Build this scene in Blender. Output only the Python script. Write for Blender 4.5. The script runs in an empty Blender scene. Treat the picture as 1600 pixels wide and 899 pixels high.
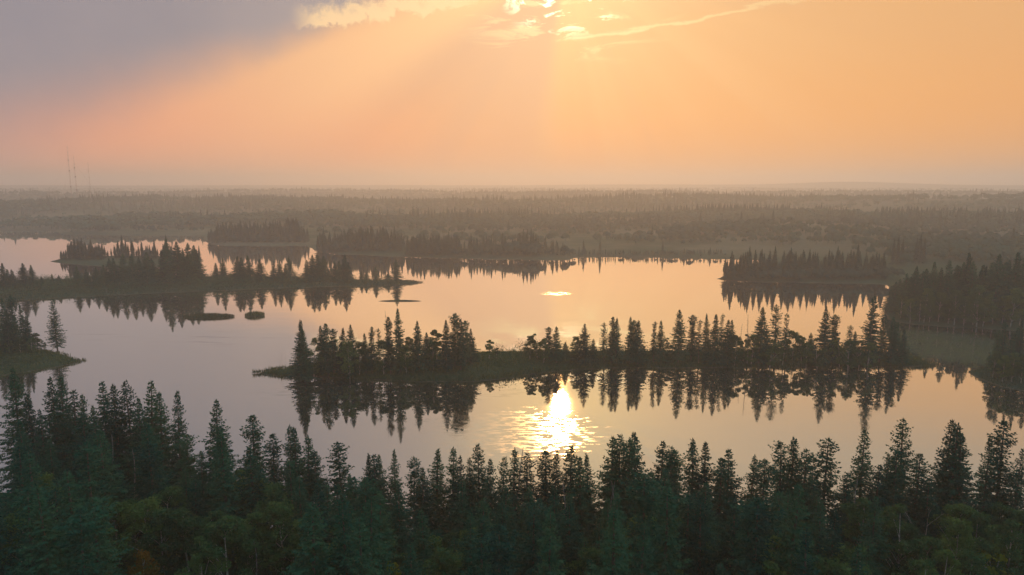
import bpy, math, random
import numpy as np
random.seed(7)
rng = np.random.default_rng(7)
S = bpy.context.scene
COL = S.collection
R = math.radians

# ------------------------------------------------------------------ camera
CAM_H, LENS = 52.0, 24.0
F = LENS / 36.0 * 1600.0                       # focal length in photo pixels
PITCH = math.atan((449.5 - 291.5) / F)
cam_d = bpy.data.cameras.new('camera')
cam_d.lens = LENS; cam_d.sensor_width = 36.0; cam_d.clip_start = 0.5; cam_d.clip_end = 30000
cam = bpy.data.objects.new('camera', cam_d); COL.objects.link(cam)
cam.location = (0, 0, CAM_H); cam.rotation_euler = (math.pi / 2 - PITCH, 0, 0)
S.camera = cam

CP, SP = math.cos(PITCH), math.sin(PITCH)
def ray(px, py):
    u, v = (px - 800) / F, (449.5 - py) / F
    return np.array([u, CP + v * SP, -SP + v * CP])
def gp(px, py, z=0.0):                          # pixel of the survey photo -> place on the ground
    d = ray(px, py); t = (z - CAM_H) / d[2]
    return (d[0] * t, d[1] * t)
def azel(px, py):
    d = ray(px, py); d = d / np.linalg.norm(d)
    return math.degrees(math.atan2(d[0], d[1])), math.degrees(math.asin(d[2]))

def lin(c):
    return tuple(((v / 255) / 12.92 if v / 255 <= 0.04045 else ((v / 255 + 0.055) / 1.055) ** 2.4) for v in c)

# ------------------------------------------------------------------ light
SUN_AZ, SUN_EL = 4.2, 17.6                      # degrees: right of the view axis, above the horizon
sun_d = bpy.data.lights.new('sun', 'SUN')
sun_d.energy = 1.5; sun_d.angle = R(1.1); sun_d.color = (1.0, 0.48, 0.16)
sun = bpy.data.objects.new('sun', sun_d); COL.objects.link(sun)
sun.rotation_euler = (R(90 - SUN_EL), 0, R(180 - SUN_AZ))
sun.location = (60, 800, 260)

# ------------------------------------------------------------------ sky (world)
class NT:
    """tiny helper for building math in a node tree"""
    def __init__(s, t): s.t = t; s.n = t.nodes; s.l = t.links
    def new(s, kind, **kw):
        n = s.n.new(kind)
        for k, v in kw.items(): setattr(n, k, v)
        return n
    def put(s, sock, v):
        if isinstance(v, bpy.types.NodeSocket): s.l.new(v, sock)
        elif v is not None: sock.default_value = v
    def m(s, op, a, b=None, c=None, clamp=False):
        n = s.n.new('ShaderNodeMath'); n.operation = op; n.use_clamp = clamp
        s.put(n.inputs[0], a)
        if b is not None: s.put(n.inputs[1], b)
        if c is not None: s.put(n.inputs[2], c)
        return n.outputs[0]
    def ss(s, x, a, b, lo=0.0, hi=1.0):         # smoothstep
        n = s.n.new('ShaderNodeMapRange'); n.interpolation_type = 'SMOOTHSTEP'; n.clamp = True
        s.put(n.inputs[0], x); s.put(n.inputs[1], a); s.put(n.inputs[2], b); s.put(n.inputs[3], lo); s.put(n.inputs[4], hi)
        return n.outputs[0]
    def mix(s, f, a, b, blend='MIX'):
        n = s.n.new('ShaderNodeMix'); n.data_type = 'RGBA'; n.blend_type = blend
        s.put(n.inputs[0], f)
        for i, v in ((6, a), (7, b)):
            s.put(n.inputs[i], v if isinstance(v, bpy.types.NodeSocket) else (*v, 1.0))
        return n.outputs[2]
    def noise(s, vec, scale, detail=4, rough=0.5, dist=0.0):
        n = s.n.new('ShaderNodeTexNoise'); s.put(n.inputs['Vector'], vec)
        n.inputs['Scale'].default_value = scale; n.inputs['Detail'].default_value = detail
        n.inputs['Roughness'].default_value = rough; n.inputs['Distortion'].default_value = dist
        return n.outputs[0]
    def xyz(s, x, y, z=0.0):
        n = s.n.new('ShaderNodeCombineXYZ'); s.put(n.inputs[0], x); s.put(n.inputs[1], y); s.put(n.inputs[2], z)
        return n.outputs[0]

def build_world():
    w = bpy.data.worlds.new('World'); S.world = w; w.use_nodes = True
    t = w.node_tree; t.nodes.clear(); N = NT(t)
    tc = N.new('ShaderNodeTexCoord')
    sep = N.new('ShaderNodeSeparateXYZ'); N.l.new(tc.outputs['Generated'], sep.inputs[0])
    X, Y, Z = sep.outputs
    DEG = 180 / math.pi
    az = N.m('MULTIPLY', N.m('ARCTAN2', X, Y), DEG)
    el = N.m('MULTIPLY', N.m('ARCSINE', Z), DEG)
    sv = (math.cos(R(SUN_EL)) * math.sin(R(SUN_AZ)), math.cos(R(SUN_EL)) * math.cos(R(SUN_AZ)), math.sin(R(SUN_EL)))
    dp = N.new('ShaderNodeVectorMath', operation='DOT_PRODUCT')
    N.l.new(tc.outputs['Generated'], dp.inputs[0]); dp.inputs[1].default_value = sv
    ang = N.m('MULTIPLY', N.m('ARCCOSINE', N.m('MINIMUM', dp.outputs['Value'], 0.99999)), DEG)
    P = N.xyz(az, el)
    # clear-air daylight underneath the smoke
    sky = N.new('ShaderNodeTexSky', sky_type='NISHITA', sun_disc=False)
    sky.sun_elevation = R(SUN_EL); sky.sun_rotation = R(SUN_AZ); sky.dust_density = 6.0; sky.air_density = 1.5
    nish = N.mix(1.0, sky.outputs[0], (0.035, 0.035, 0.035), 'MULTIPLY')
    # smoke layer: warm towards the sun, bluish away from it
    low = N.mix(N.ss(az, -40, 36), lin((255, 160, 118)), lin((250, 168, 82)))
    mid = N.mix(N.ss(az, -40, 30), lin((212, 156, 130)), lin((232, 170, 106)))
    col = N.mix(N.ss(el, 2.5, 12.5), low, mid)
    up = N.mix(N.ss(az, -35, 35), lin((128, 154, 162)), lin((182, 170, 152)))
    col = N.mix(N.ss(el, 12, 21), col, up)
    col = N.mix(N.ss(el, 22, 52), col, lin((184, 218, 242)))  # sky overhead and behind, out of view, brightened to light the trees teal
    col = N.mix(N.ss(ang, 36, 100), col, lin((180, 224, 246)))
    # soft beams fanning out from the sun behind the cloud
    caz = N.m('SUBTRACT', az, SUN_AZ); cel = N.m('SUBTRACT', el, SUN_EL)
    phi = N.m('ARCTAN2', cel, caz)
    beam = N.noise(N.xyz(phi, 0.37, 0.2), 2.6, 2, 0.5)
    bfall = N.m('MULTIPLY', N.ss(ang, 34, 6), N.ss(el, 0, 3))
    col = N.mix(N.m('MULTIPLY', bfall, N.ss(beam, 0.47, 0.60, 0.0, 0.34)), col, lin((250, 192, 130)))
    col = N.mix(N.m('MULTIPLY', bfall, N.ss(beam, 0.49, 0.36, 0.0, 0.50)), col, lin((202, 150, 126)))
    # one strong beam running out under the edge of the cloud bank, towards the lower left
    b1 = N.m('MULTIPLY', N.ss(phi, -2.93, -2.76), N.ss(phi, -2.40, -2.66))
    col = N.mix(N.m('MULTIPLY', N.m('MULTIPLY', b1, N.ss(ang, 42, 12)), 0.75), col, lin((255, 194, 138)))
    # cloud bank, purple grey, above a slanting edge
    warp = N.noise(P, 0.11, 5, 0.6)
    line = N.m('ADD', N.m('MULTIPLY', az, 0.43), 18.3)
    hgt = N.m('SUBTRACT', el, line)
    hgt = N.m('ADD', hgt, N.m('MULTIPLY', N.m('SUBTRACT', warp, 0.5), 3.2))
    soft = N.ss(az, -12, -36, 1.2, 4.5)
    bank = N.m('MULTIPLY', N.ss(N.m('DIVIDE', hgt, soft), -1.0, 1.2), N.ss(az, 2, -8))
    tone = N.noise(P, 0.05, 4, 0.5)
    pur = N.mix(N.ss(tone, 0.3, 0.7), lin((112, 120, 140)), lin((138, 136, 148)))
    col = N.mix(N.m('MULTIPLY', bank, N.ss(ang, 4, 15, 0.45, 0.95)), col, pur)
    # high broken cloud continuing overhead
    n2 = N.noise(N.xyz(N.m('MULTIPLY', az, 0.5), el), 0.07, 6, 0.6, 0.4)
    hi = N.m('MULTIPLY', N.ss(n2, 0.42, 0.62), N.ss(el, 17, 26))
    col = N.mix(N.m('MULTIPLY', hi, 0.5), col, lin((150, 142, 146)))
    # glow round the hidden sun
    glow = N.m('POWER', 2.718, N.m('MULTIPLY', N.m('MULTIPLY', ang, ang), -1 / (2 * 4.2 ** 2)))
    col = N.mix(N.m('MULTIPLY', glow, 0.6), col, lin((255, 224, 156)))
    wide = N.m('POWER', 2.718, N.m('MULTIPLY', ang, -1 / 8.0))
    col = N.mix(N.m("MULTIPLY", wide, 0.40), col, lin((255, 204, 112)))
    # shaded wedge directly below the sun, with its crisp right edge
    b2 = N.m('MULTIPLY', N.ss(phi, -1.56, -1.80), N.ss(phi, -2.75, -2.4))
    col = N.mix(N.m('MULTIPLY', N.m('MULTIPLY', b2, N.ss(ang, 22, 8)), 0.75), col, lin((214, 160, 126)))
    # sunlit cloud fringes: ragged cumulus edge of the bank
    n3 = N.noise(P, 0.62, 6, 0.62, 0.3)
    edge = N.m('ADD', N.m('SUBTRACT', el, N.m('ADD', N.m('MULTIPLY', az, 0.17), 14.75)), N.m('MULTIPLY', N.m('SUBTRACT', n3, 0.5), 3.4))
    fr = N.m('MULTIPLY', N.ss(edge, -0.25, 0.15), N.ss(edge, 1.7, 0.5))
    fr = N.m('MULTIPLY', fr, N.m('MULTIPLY', N.ss(az, -17.5, -15), N.ss(az, -1, -5)))
    col = N.mix(N.m('MULTIPLY', fr, 0.85), col, lin((255, 214, 158)))
    # white-hot gaps close to the sun
    n4 = N.noise(N.xyz(az, N.m('MULTIPLY', el, 2.3)), 0.33, 6, 0.6, 0.6)
    gap = N.m('MULTIPLY', N.ss(n4, 0.51, 0.575), N.m('MULTIPLY', N.ss(ang, 6.6, 3.6), N.ss(el, 16.6, 15.0)))
    n5 = N.noise(N.xyz(N.m('ADD', N.m('MULTIPLY', az, 0.55), 40.0), N.m('MULTIPLY', el, 2.6)), 0.33, 6, 0.62, 0.8)
    gap2 = N.m('MULTIPLY', N.ss(n5, 0.52, 0.64), N.m('MULTIPLY', N.ss(ang, 11, 5), N.m('MULTIPLY', N.ss(el, 8.8, 10.6), N.ss(el, 17, 14))))
    # one long wisp
    wl = N.m('ADD', N.m('SUBTRACT', el, N.m('ADD', N.m('MULTIPLY', az, 0.115), 10.95)), N.m('MULTIPLY', N.m('SUBTRACT', n5, 0.5), 1.3))
    wl = N.m('ADD', wl, N.m('MULTIPLY', N.m('SUBTRACT', n3, 0.5), 0.5))
    wisp = N.m('MULTIPLY', N.ss(N.m('ABSOLUTE', wl), 0.20, 0.03), N.m('MULTIPLY', N.ss(az, 3, 6), N.ss(az, 30, 9)))
    col = N.mix(N.m('MULTIPLY', gap2, 0.62), col, lin((255, 236, 170)))
    col = N.mix(N.m('MULTIPLY', wisp, 0.6), col, lin((255, 232, 165)))
    hot = N.new('ShaderNodeVectorMath', operation='SCALE'); hot.inputs[0].default_value = (2.2, 1.8, 1.2); N.l.new(gap, hot.inputs['Scale'])
    add = N.new('ShaderNodeVectorMath', operation='ADD'); N.l.new(col, add.inputs[0]); N.l.new(hot.outputs[0], add.inputs[1])
    mixn = N.mix(0.10, add.outputs[0], nish)
    bg = N.new('ShaderNodeBackground'); N.l.new(mixn, bg.inputs[0]); bg.inputs[1].default_value = 1.0
    out = N.new('ShaderNodeOutputWorld'); N.l.new(bg.outputs[0], out.inputs[0])
    w.cycles.sampling_method = 'MANUAL'; w.cycles.sample_map_resolution = 1024
build_world()

vs = S.view_settings
vs.view_transform = 'Standard'; vs.look = 'None'; vs.gamma = 1.0; vs.use_curve_mapping = False; vs.exposure = 0.14
S.render.engine = 'CYCLES'
cy = S.cycles
cy.use_denoising = True; cy.denoiser = 'OPENIMAGEDENOISE'; cy.denoising_prefilter = 'ACCURATE'
cy.max_bounces = 8; cy.diffuse_bounces = 2; cy.glossy_bounces = 3; cy.transmission_bounces = 3; cy.volume_bounces = 3
cy.transparent_max_bounces = 8; cy.sample_clamp_indirect = 4.0; cy.sample_clamp_direct = 0.0
cy.caustics_reflective = False; cy.caustics_refractive = False
cy.use_adaptive_sampling = False

# ------------------------------------------------------------------ materials
def mat(name):
    m = bpy.data.materials.new(name); m.use_nodes = True
    m.node_tree.nodes.clear(); return m, NT(m.node_tree)
def finish(N, surf):
    o = N.new('ShaderNodeOutputMaterial'); N.l.new(surf, o.inputs[0])

def foliage(name, dark, light, trans=0.3, tint=(0.12, 0.10, 0.02), tint_amt=0.0, scale=0.6):
    m, N = mat(name)
    oi = N.new('ShaderNodeObjectInfo'); geo = N.new('ShaderNodeNewGeometry')
    n = N.noise(geo.outputs['Position'], scale, 3, 0.6)
    c = N.mix(N.ss(n, 0.3, 0.7), dark, light)
    if tint_amt: c = N.mix(N.m('MULTIPLY', N.ss(oi.outputs['Random'], 0.35, 1.0), tint_amt), c, tint)
    c2 = N.mix(1.0, c, N.mix(oi.outputs['Random'], (0.62, 0.66, 0.74), (1.35, 1.25, 1.05)), 'MULTIPLY')
    d = N.new('ShaderNodeBsdfDiffuse'); N.l.new(c2, d.inputs[0])
    tr = N.new('ShaderNodeBsdfTranslucent'); N.l.new(c2, tr.inputs[0])
    mx = N.new('ShaderNodeMixShader'); mx.inputs[0].default_value = trans
    N.l.new(d.outputs[0], mx.inputs[1]); N.l.new(tr.outputs[0], mx.inputs[2])
    finish(N, mx.outputs[0]); return m
M = {}
M['needle'] = foliage('spruce_needles', (0.012, 0.080, 0.060), (0.032, 0.122, 0.076), 0.22, (0.055, 0.090, 0.050), 0.25)
M['leaf'] = foliage('aspen_leaves', (0.040, 0.120, 0.060), (0.085, 0.180, 0.070), 0.40, (0.10, 0.15, 0.04), 0.35)
M['gold'] = foliage('autumn_leaves', (0.20, 0.12, 0.02), (0.30, 0.18, 0.03), 0.40)
M['lime'] = foliage('lime_leaves', (0.11, 0.17, 0.03), (0.19, 0.23, 0.04), 0.40)
M['far'] = foliage('far_foliage', (0.020, 0.066, 0.056), (0.042, 0.092, 0.066), 0.2, scale=0.012)
M['grass'] = foliage('shore_grass', (0.036, 0.078, 0.034), (0.075, 0.115, 0.046), 0.35, scale=0.25)
M['under'] = foliage('undergrowth', (0.030, 0.082, 0.050), (0.056, 0.120, 0.056), 0.35, scale=0.35)
M['deadtwig'] = foliage('dead_twigs', (0.10, 0.085, 0.065), (0.17, 0.145, 0.115), 0.1)

def bark(name, a, b, scale=(3, 3, 0.5)):
    m, N = mat(name)
    tc = N.new('ShaderNodeTexCoord'); mp = N.new('ShaderNodeMapping'); mp.inputs['Scale'].default_value = scale
    N.l.new(tc.outputs['Object'], mp.inputs[0])
    n = N.noise(mp.outputs[0], 2.0, 5, 0.65)
    c = N.mix(N.ss(n, 0.35, 0.65), a, b)
    p = N.new('ShaderNodeBsdfPrincipled'); N.l.new(c, p.inputs['Base Color']); p.inputs['Roughness'].default_value = 0.9
    bp = N.new('ShaderNodeBump'); bp.inputs['Distance'].default_value = 0.03; N.l.new(n, bp.inputs['Height']); N.l.new(bp.outputs[0], p.inputs['Normal'])
    finish(N, p.outputs[0]); return m
M['bark'] = bark('spruce_bark', (0.05, 0.04, 0.032), (0.12, 0.095, 0.075))
M['pale'] = bark('aspen_bark', (0.16, 0.15, 0.125), (0.42, 0.40, 0.35), (1, 1, 2.5))
M['dead'] = bark('dead_wood', (0.10, 0.10, 0.095), (0.25, 0.245, 0.235))
M['steel'] = bark('mast_steel', (0.16, 0.09, 0.08), (0.24, 0.14, 0.12))

def ground_mat():
    m, N = mat('ground_cover')
    geo = N.new('ShaderNodeNewGeometry')
    sep = N.new('ShaderNodeSeparateXYZ'); N.l.new(geo.outputs['Position'], sep.inputs[0])
    n1 = N.noise(geo.outputs['Position'], 0.02, 6, 0.6); n2 = N.noise(geo.outputs['Position'], 0.35, 5, 0.65)
    c = N.mix(N.ss(n1, 0.35, 0.65), (0.024, 0.056, 0.034), (0.044, 0.080, 0.042))
    n3 = N.noise(geo.outputs['Position'], 0.006, 4, 0.6)
    c = N.mix(N.m('MULTIPLY', N.ss(n3, 0.40, 0.58), N.ss(sep.outputs[1], 430, 560)), c, (0.125, 0.125, 0.080))  # far bog meadows, straw coloured and paled to stand in for mist
    c = N.mix(N.m('MULTIPLY', N.ss(n2, 0.4, 0.7), 0.5), c, (0.060, 0.068, 0.038))
    zz = N.m('ADD', sep.outputs[2], N.m('MULTIPLY', N.m('SUBTRACT', n2, 0.5), 0.35))
    c = N.mix(N.ss(zz, 0.24, 0.06), c, (0.085, 0.080, 0.052))
    c = N.mix(N.ss(sep.outputs[2], 0.0, -0.3), c, (0.02, 0.022, 0.015))
    p = N.new('ShaderNodeBsdfPrincipled'); N.l.new(c, p.inputs['Base Color']); p.inputs['Roughness'].default_value = 1.0
    p.inputs['Specular IOR Level'].default_value = 0.0
    bp = N.new('ShaderNodeBump'); bp.inputs['Distance'].default_value = 0.4; bp.inputs['Strength'].default_value = 0.7
    N.l.new(n2, bp.inputs['Height']); N.l.new(bp.outputs[0], p.inputs['Normal'])
    finish(N, p.outputs[0]); return m
M['ground'] = ground_mat()

RIP = [gp(800, 675), gp(1290, 665), gp(868, 459)]
def water_mat():
    m, N = mat('lake_water')
    geo = N.new('ShaderNodeNewGeometry'); pos = geo.outputs['Position']
    sep = N.new('ShaderNodeSeparateXYZ'); N.l.new(pos, sep.inputs[0])
    X, Y = sep.outputs[0], sep.outputs[1]
    def spot(cx, cy, rx, ry):
        a = N.m('DIVIDE', N.m('SUBTRACT', X, cx), rx); b = N.m('DIVIDE', N.m('SUBTRACT', Y, cy), ry)
        return N.m('ADD', N.m('MULTIPLY', a, a), N.m('MULTIPLY', b, b))
    # breeze-ruffled patches; the rest lies almost still
    pn = N.noise(N.xyz(N.m('MULTIPLY', X, 0.34), N.m('MULTIPLY', Y, 0.80)), 1.0, 5, 0.66, 0.0)
    s1 = N.ss(spot(RIP[0][0], RIP[0][1], 22, 17), 1.3, 0.1)
    s2 = N.ss(spot(RIP[1][0], RIP[1][1], 45, 16), 1.4, 0.4)
    s3 = N.ss(spot(RIP[2][0], RIP[2][1], 10, 7), 1.0, 0.2)
    pf = N.noise(N.xyz(N.m('MULTIPLY', X, 0.22), N.m('MULTIPLY', Y, 0.5)), 1.0, 4, 0.6)
    mask = N.m('MULTIPLY', N.ss(N.m('ADD', pn, N.m('MULTIPLY', s1, 0.12)), 0.60, 0.66), N.ss(s1, 0.0, 0.2))
    mask = N.m('MAXIMUM', mask, N.m('MULTIPLY', N.m('MULTIPLY', s2, N.ss(pn, 0.36, 0.62)), 0.45))
    mask3 = N.m('MULTIPLY', s3, N.ss(pf, 0.52, 0.58))
    calm = N.noise(N.xyz(N.m('MULTIPLY', X, 0.02), N.m('MULTIPLY', Y, 0.05)), 1.0, 3, 0.5)
    w1 = N.noise(N.xyz(N.m('MULTIPLY', X, 1.7), N.m('MULTIPLY', Y, 3.2)), 1.0, 3, 0.6)
    w2 = N.noise(N.xyz(N.m('MULTIPLY', X, 0.06), N.m('MULTIPLY', Y, 0.12)), 1.0, 2, 0.5)
    amp = N.m('ADD', N.m('MULTIPLY', mask, 0.002), N.ss(calm, 0.45, 0.68, 0.0005, 0.0022))
    amp = N.m('ADD', amp, N.m('MULTIPLY', mask3, 0.002))
    h = N.m('ADD', N.m('MULTIPLY', w1, amp), N.m('MULTIPLY', w2, 0.02))
    bp = N.new('ShaderNodeBump'); bp.inputs['Distance'].default_value = 1.0; bp.inputs['Strength'].default_value = 1.0
    N.l.new(h, bp.inputs['Height'])
    g = N.new('ShaderNodeBsdfGlossy'); g.inputs['Color'].default_value = (0.97, 0.96, 0.93, 1)
    N.put(g.inputs['Roughness'], N.m('ADD', N.ss(calm, 0.42, 0.68, 0.012, 0.036), N.m('ADD', N.m('MULTIPLY', mask, 0.13), N.m('MULTIPLY', mask3, 0.20))))
    N.l.new(bp.outputs[0], g.inputs['Normal'])
    d = N.new('ShaderNodeBsdfDiffuse')
    # thin duckweed film close to the island
    wn = N.noise(N.xyz(N.m('MULTIPLY', X, 0.10), N.m('MULTIPLY', Y, 0.35)), 1.0, 5, 0.65)
    I0 = gp(620, 615)
    film = N.m('MULTIPLY', N.ss(spot(I0[0], I0[1], 42, 9), 1.0, 0.2), N.ss(wn, 0.48, 0.66, 0.0, 0.35))
    J0 = gp(1490, 541)
    film = N.m('MAXIMUM', film, N.m('MULTIPLY', N.ss(spot(J0[0], J0[1], 25, 30), 1.0, 0.5), N.ss(wn, 0.3, 0.6, 0.42, 0.60)))
    st = N.noise(N.xyz(N.m('MULTIPLY', X, 0.035), N.m('MULTIPLY', Y, 0.30)), 1.0, 6, 0.7, 0.3)
    K0 = gp(270, 528)
    film = N.m('MAXIMUM', film, N.m('MULTIPLY', N.ss(spot(K0[0], K0[1], 48, 18), 1.0, 0.2), N.ss(st, 0.56, 0.68, 0.0, 0.28)))
    N.put(d.inputs[0], N.mix(film, (0.018, 0.028, 0.022), (0.15, 0.19, 0.10)))
    lw = N.new('ShaderNodeFresnel'); lw.inputs['IOR'].default_value = 1.33
    fac = N.ss(lw.outputs[0], 0.05, 0.5, 0.66, 0.98)
    fac = N.m('MULTIPLY', fac, N.m('SUBTRACT', 1.0, N.m('MULTIPLY', film, 0.7)))
    mx = N.new('ShaderNodeMixShader'); N.put(mx.inputs[0], fac)
    N.l.new(d.outputs[0], mx.inputs[1]); N.l.new(g.outputs[0], mx.inputs[2])
    finish(N, mx.outputs[0]); return m
M['water'] = water_mat()

# ------------------------------------------------------------------ mesh helpers
def mesh_np(name, verts, faces, m, smooth=False):
    """verts (n,3); faces: array (k,3) or (k,4), or list of such arrays"""
    me = bpy.data.meshes.new(name)
    fl = faces if isinstance(faces, list) else [faces]
    fl = [np.asarray(f, dtype=np.int32) for f in fl if len(f)]
    loops = np.concatenate([f.ravel() for f in fl]); tot = np.concatenate([np.full(len(f), f.shape[1], np.int32) for f in fl])
    st = np.concatenate([[0], np.cumsum(tot)[:-1]]).astype(np.int32)
    v = np.asarray(verts, dtype=np.float32)
    me.vertices.add(len(v)); me.vertices.foreach_set('co', v.ravel())
    me.loops.add(len(loops)); me.loops.foreach_set('vertex_index', loops)
    me.polygons.add(len(tot)); me.polygons.foreach_set('loop_start', st); me.polygons.foreach_set('loop_total', tot)
    if smooth: me.polygons.foreach_set('use_smooth', np.ones(len(tot), bool))
    me.materials.append(m); me.update(calc_edges=True)
    return me
def link(name, me, parent=None):
    o = bpy.data.objects.new(name, me); COL.objects.link(o)
    if parent: o.parent = parent
    return o
def tag(o, label=None, cat=None, group=None, kind=None):
    for k, v in (('label', label), ('category', cat), ('group', group), ('kind', kind)):
        if v: o[k] = v
    return o

def rhombs(p, v, w):
    """p base points, v length vectors, w half-width vectors -> verts, quads"""
    n = len(p)
    V = np.empty((n, 4, 3)); V[:, 0] = p; V[:, 1] = p + v * .45 + w; V[:, 2] = p + v; V[:, 3] = p + v * .45 - w
    return V.reshape(-1, 3), np.arange(n * 4).reshape(n, 4)

def tube(pts, rad, sides=6):
    pts = np.asarray(pts, float); n = len(pts); V = []
    for i in range(n):
        d = pts[min(i + 1, n - 1)] - pts[max(i - 1, 0)]; d = d / (np.linalg.norm(d) + 1e-9)
        a = np.cross(d, [0.31, 0.95, 0.05]); a /= np.linalg.norm(a) + 1e-9; b = np.cross(d, a)
        th = np.arange(sides) * 2 * math.pi / sides
        V.append(pts[i] + rad[i] * (np.cos(th)[:, None] * a + np.sin(th)[:, None] * b))
    V = np.concatenate(V); Q = []
    for i in range(n - 1):
        for k in range(sides):
            Q.append((i * sides + k, i * sides + (k + 1) % sides, (i + 1) * sides + (k + 1) % sides, (i + 1) * sides + k))
    return V, np.array(Q)
def merge(parts):
    V, Q, o = [], [], 0
    for v, q in parts:
        V.append(v); Q.append(np.asarray(q) + o); o += len(v)
    return np.concatenate(V), np.concatenate(Q)

# ------------------------------------------------------------------ noise for terrain
def vnoise(x, y, seed=0):
    xi, yi = np.floor(x).astype(np.int64), np.floor(y).astype(np.int64); xf, yf = x - xi, y - yi
    def h(a, b):
        n = (a * 374761393 + b * 668265263 + seed * 1442695041) & 0x7fffffff
        n = ((n ^ (n >> 13)) * 1274126177) & 0x7fffffff
        return ((n ^ (n >> 16)) & 0xffff) / 65535.0
    u, v = xf * xf * (3 - 2 * xf), yf * yf * (3 - 2 * yf)
    return (h(xi, yi) * (1 - u) + h(xi + 1, yi) * u) * (1 - v) + (h(xi, yi + 1) * (1 - u) + h(xi + 1, yi + 1) * u) * v
def fbm(x, y, oct=4, seed=0):
    s, a, t = 0, 1.0, 0
    for i in range(oct):
        s = s + a * vnoise(x * 2 ** i, y * 2 ** i, seed + i); t += a; a *= .5
    return s / t - 0.5
def sst(x, a, b):
    t = np.clip((x - a) / (b - a), 0, 1); return t * t * (3 - 2 * t)

# ------------------------------------------------------------------ shorelines
def poly(px): return np.array([gp(*p) for p in px])
near_shore = [(-300, 745), (0, 770), (150, 782), (300, 806), (450, 828), (800, 842), (1100, 848), (1300, 845), (1500, 838), (1700, 820), (1900, 800)]
far_shore = [(-420, 361), (-100, 361), (60, 361), (84, 362), (100, 366.5), (200, 368), (318, 368.5), (322, 380), (340, 383.5), (420, 384.5), (476, 384), (486, 387), (496, 393.5),
             (530, 397), (640, 402), (760, 405), (860, 406.5), (892, 406), (905, 402.5), (960, 401.5), (1060, 403), (1130, 404.5), (1190, 406), (1196, 414), (1160, 425), (1135, 432),
             (1116, 436.3), (1130, 438.5), (1200, 441), (1300, 442.5), (1385, 444), (1398, 452), (1390, 470), (1381, 488), (1384, 498), (1400, 503.5), (1430, 508), (1500, 512.5), (1600, 518), (1900, 530)]
LAKE = poly(far_shore + near_shore[::-1])
ISL = poly([(386, 584.5), (430, 587), (500, 590), (580, 594), (660, 598), (740, 597), (800, 590), (850, 583), (900, 578.5), (980, 576), (1100, 575.5), (1250, 575), (1380, 573.5), (1440, 573), (1468, 571),
            (1440, 566), (1422, 556), (1380, 552), (1280, 550), (1150, 549), (1020, 551), (940, 551), (860, 551), (780, 553), (720, 556), (640, 563), (560, 568), (480, 573), (430, 578), (400, 582.5)])
PEN = poly([(-300, 475), (0, 470), (60, 468), (150, 463), (250, 458), (400, 452.5), (500, 448.5), (600, 447), (640, 444.5), (661, 441.5), (640, 439.5), (560, 439), (500, 436), (430, 434), (330, 433.5),
            (250, 432), (180, 433), (120, 437), (60, 439.5), (0, 441), (-300, 445)])
RND = poly([(78, 408.5), (95, 412), (150, 416), (220, 418.5), (290, 415), (318, 407), (300, 402), (200, 400), (120, 402), (90, 405.5)])
LBK = poly([(135, 564), (100, 573), (60, 579), (0, 588), (-250, 604), (-250, 520), (0, 536), (60, 546), (100, 553)])
RBK = poly([(1506, 580), (1524, 592), (1560, 604), (1600, 611), (1850, 628), (1850, 535), (1600, 558), (1540, 572)])
ISLANDS = [ISL, PEN, RND, LBK, RBK]

def sdf(P, x, y):                               # positive inside
    d2 = np.full(x.shape, 1e18); ins = np.zeros(x.shape, bool)
    n = len(P)
    for i in range(n):
        ax, ay = P[i]; bx, by = P[(i + 1) % n]; ex, ey = bx - ax, by - ay
        t = np.clip(((x - ax) * ex + (y - ay) * ey) / (ex * ex + ey * ey + 1e-12), 0, 1)
        dx, dy = x - ax - t * ex, y - ay - t * ey
        d2 = np.minimum(d2, dx * dx + dy * dy)
        c = ((ay > y) != (by > y)) & (x < (bx - ax) * (y - ay) / (by - ay + 1e-12) + ax)
        ins ^= c
    return np.where(ins, 1, -1) * np.sqrt(d2)

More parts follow.
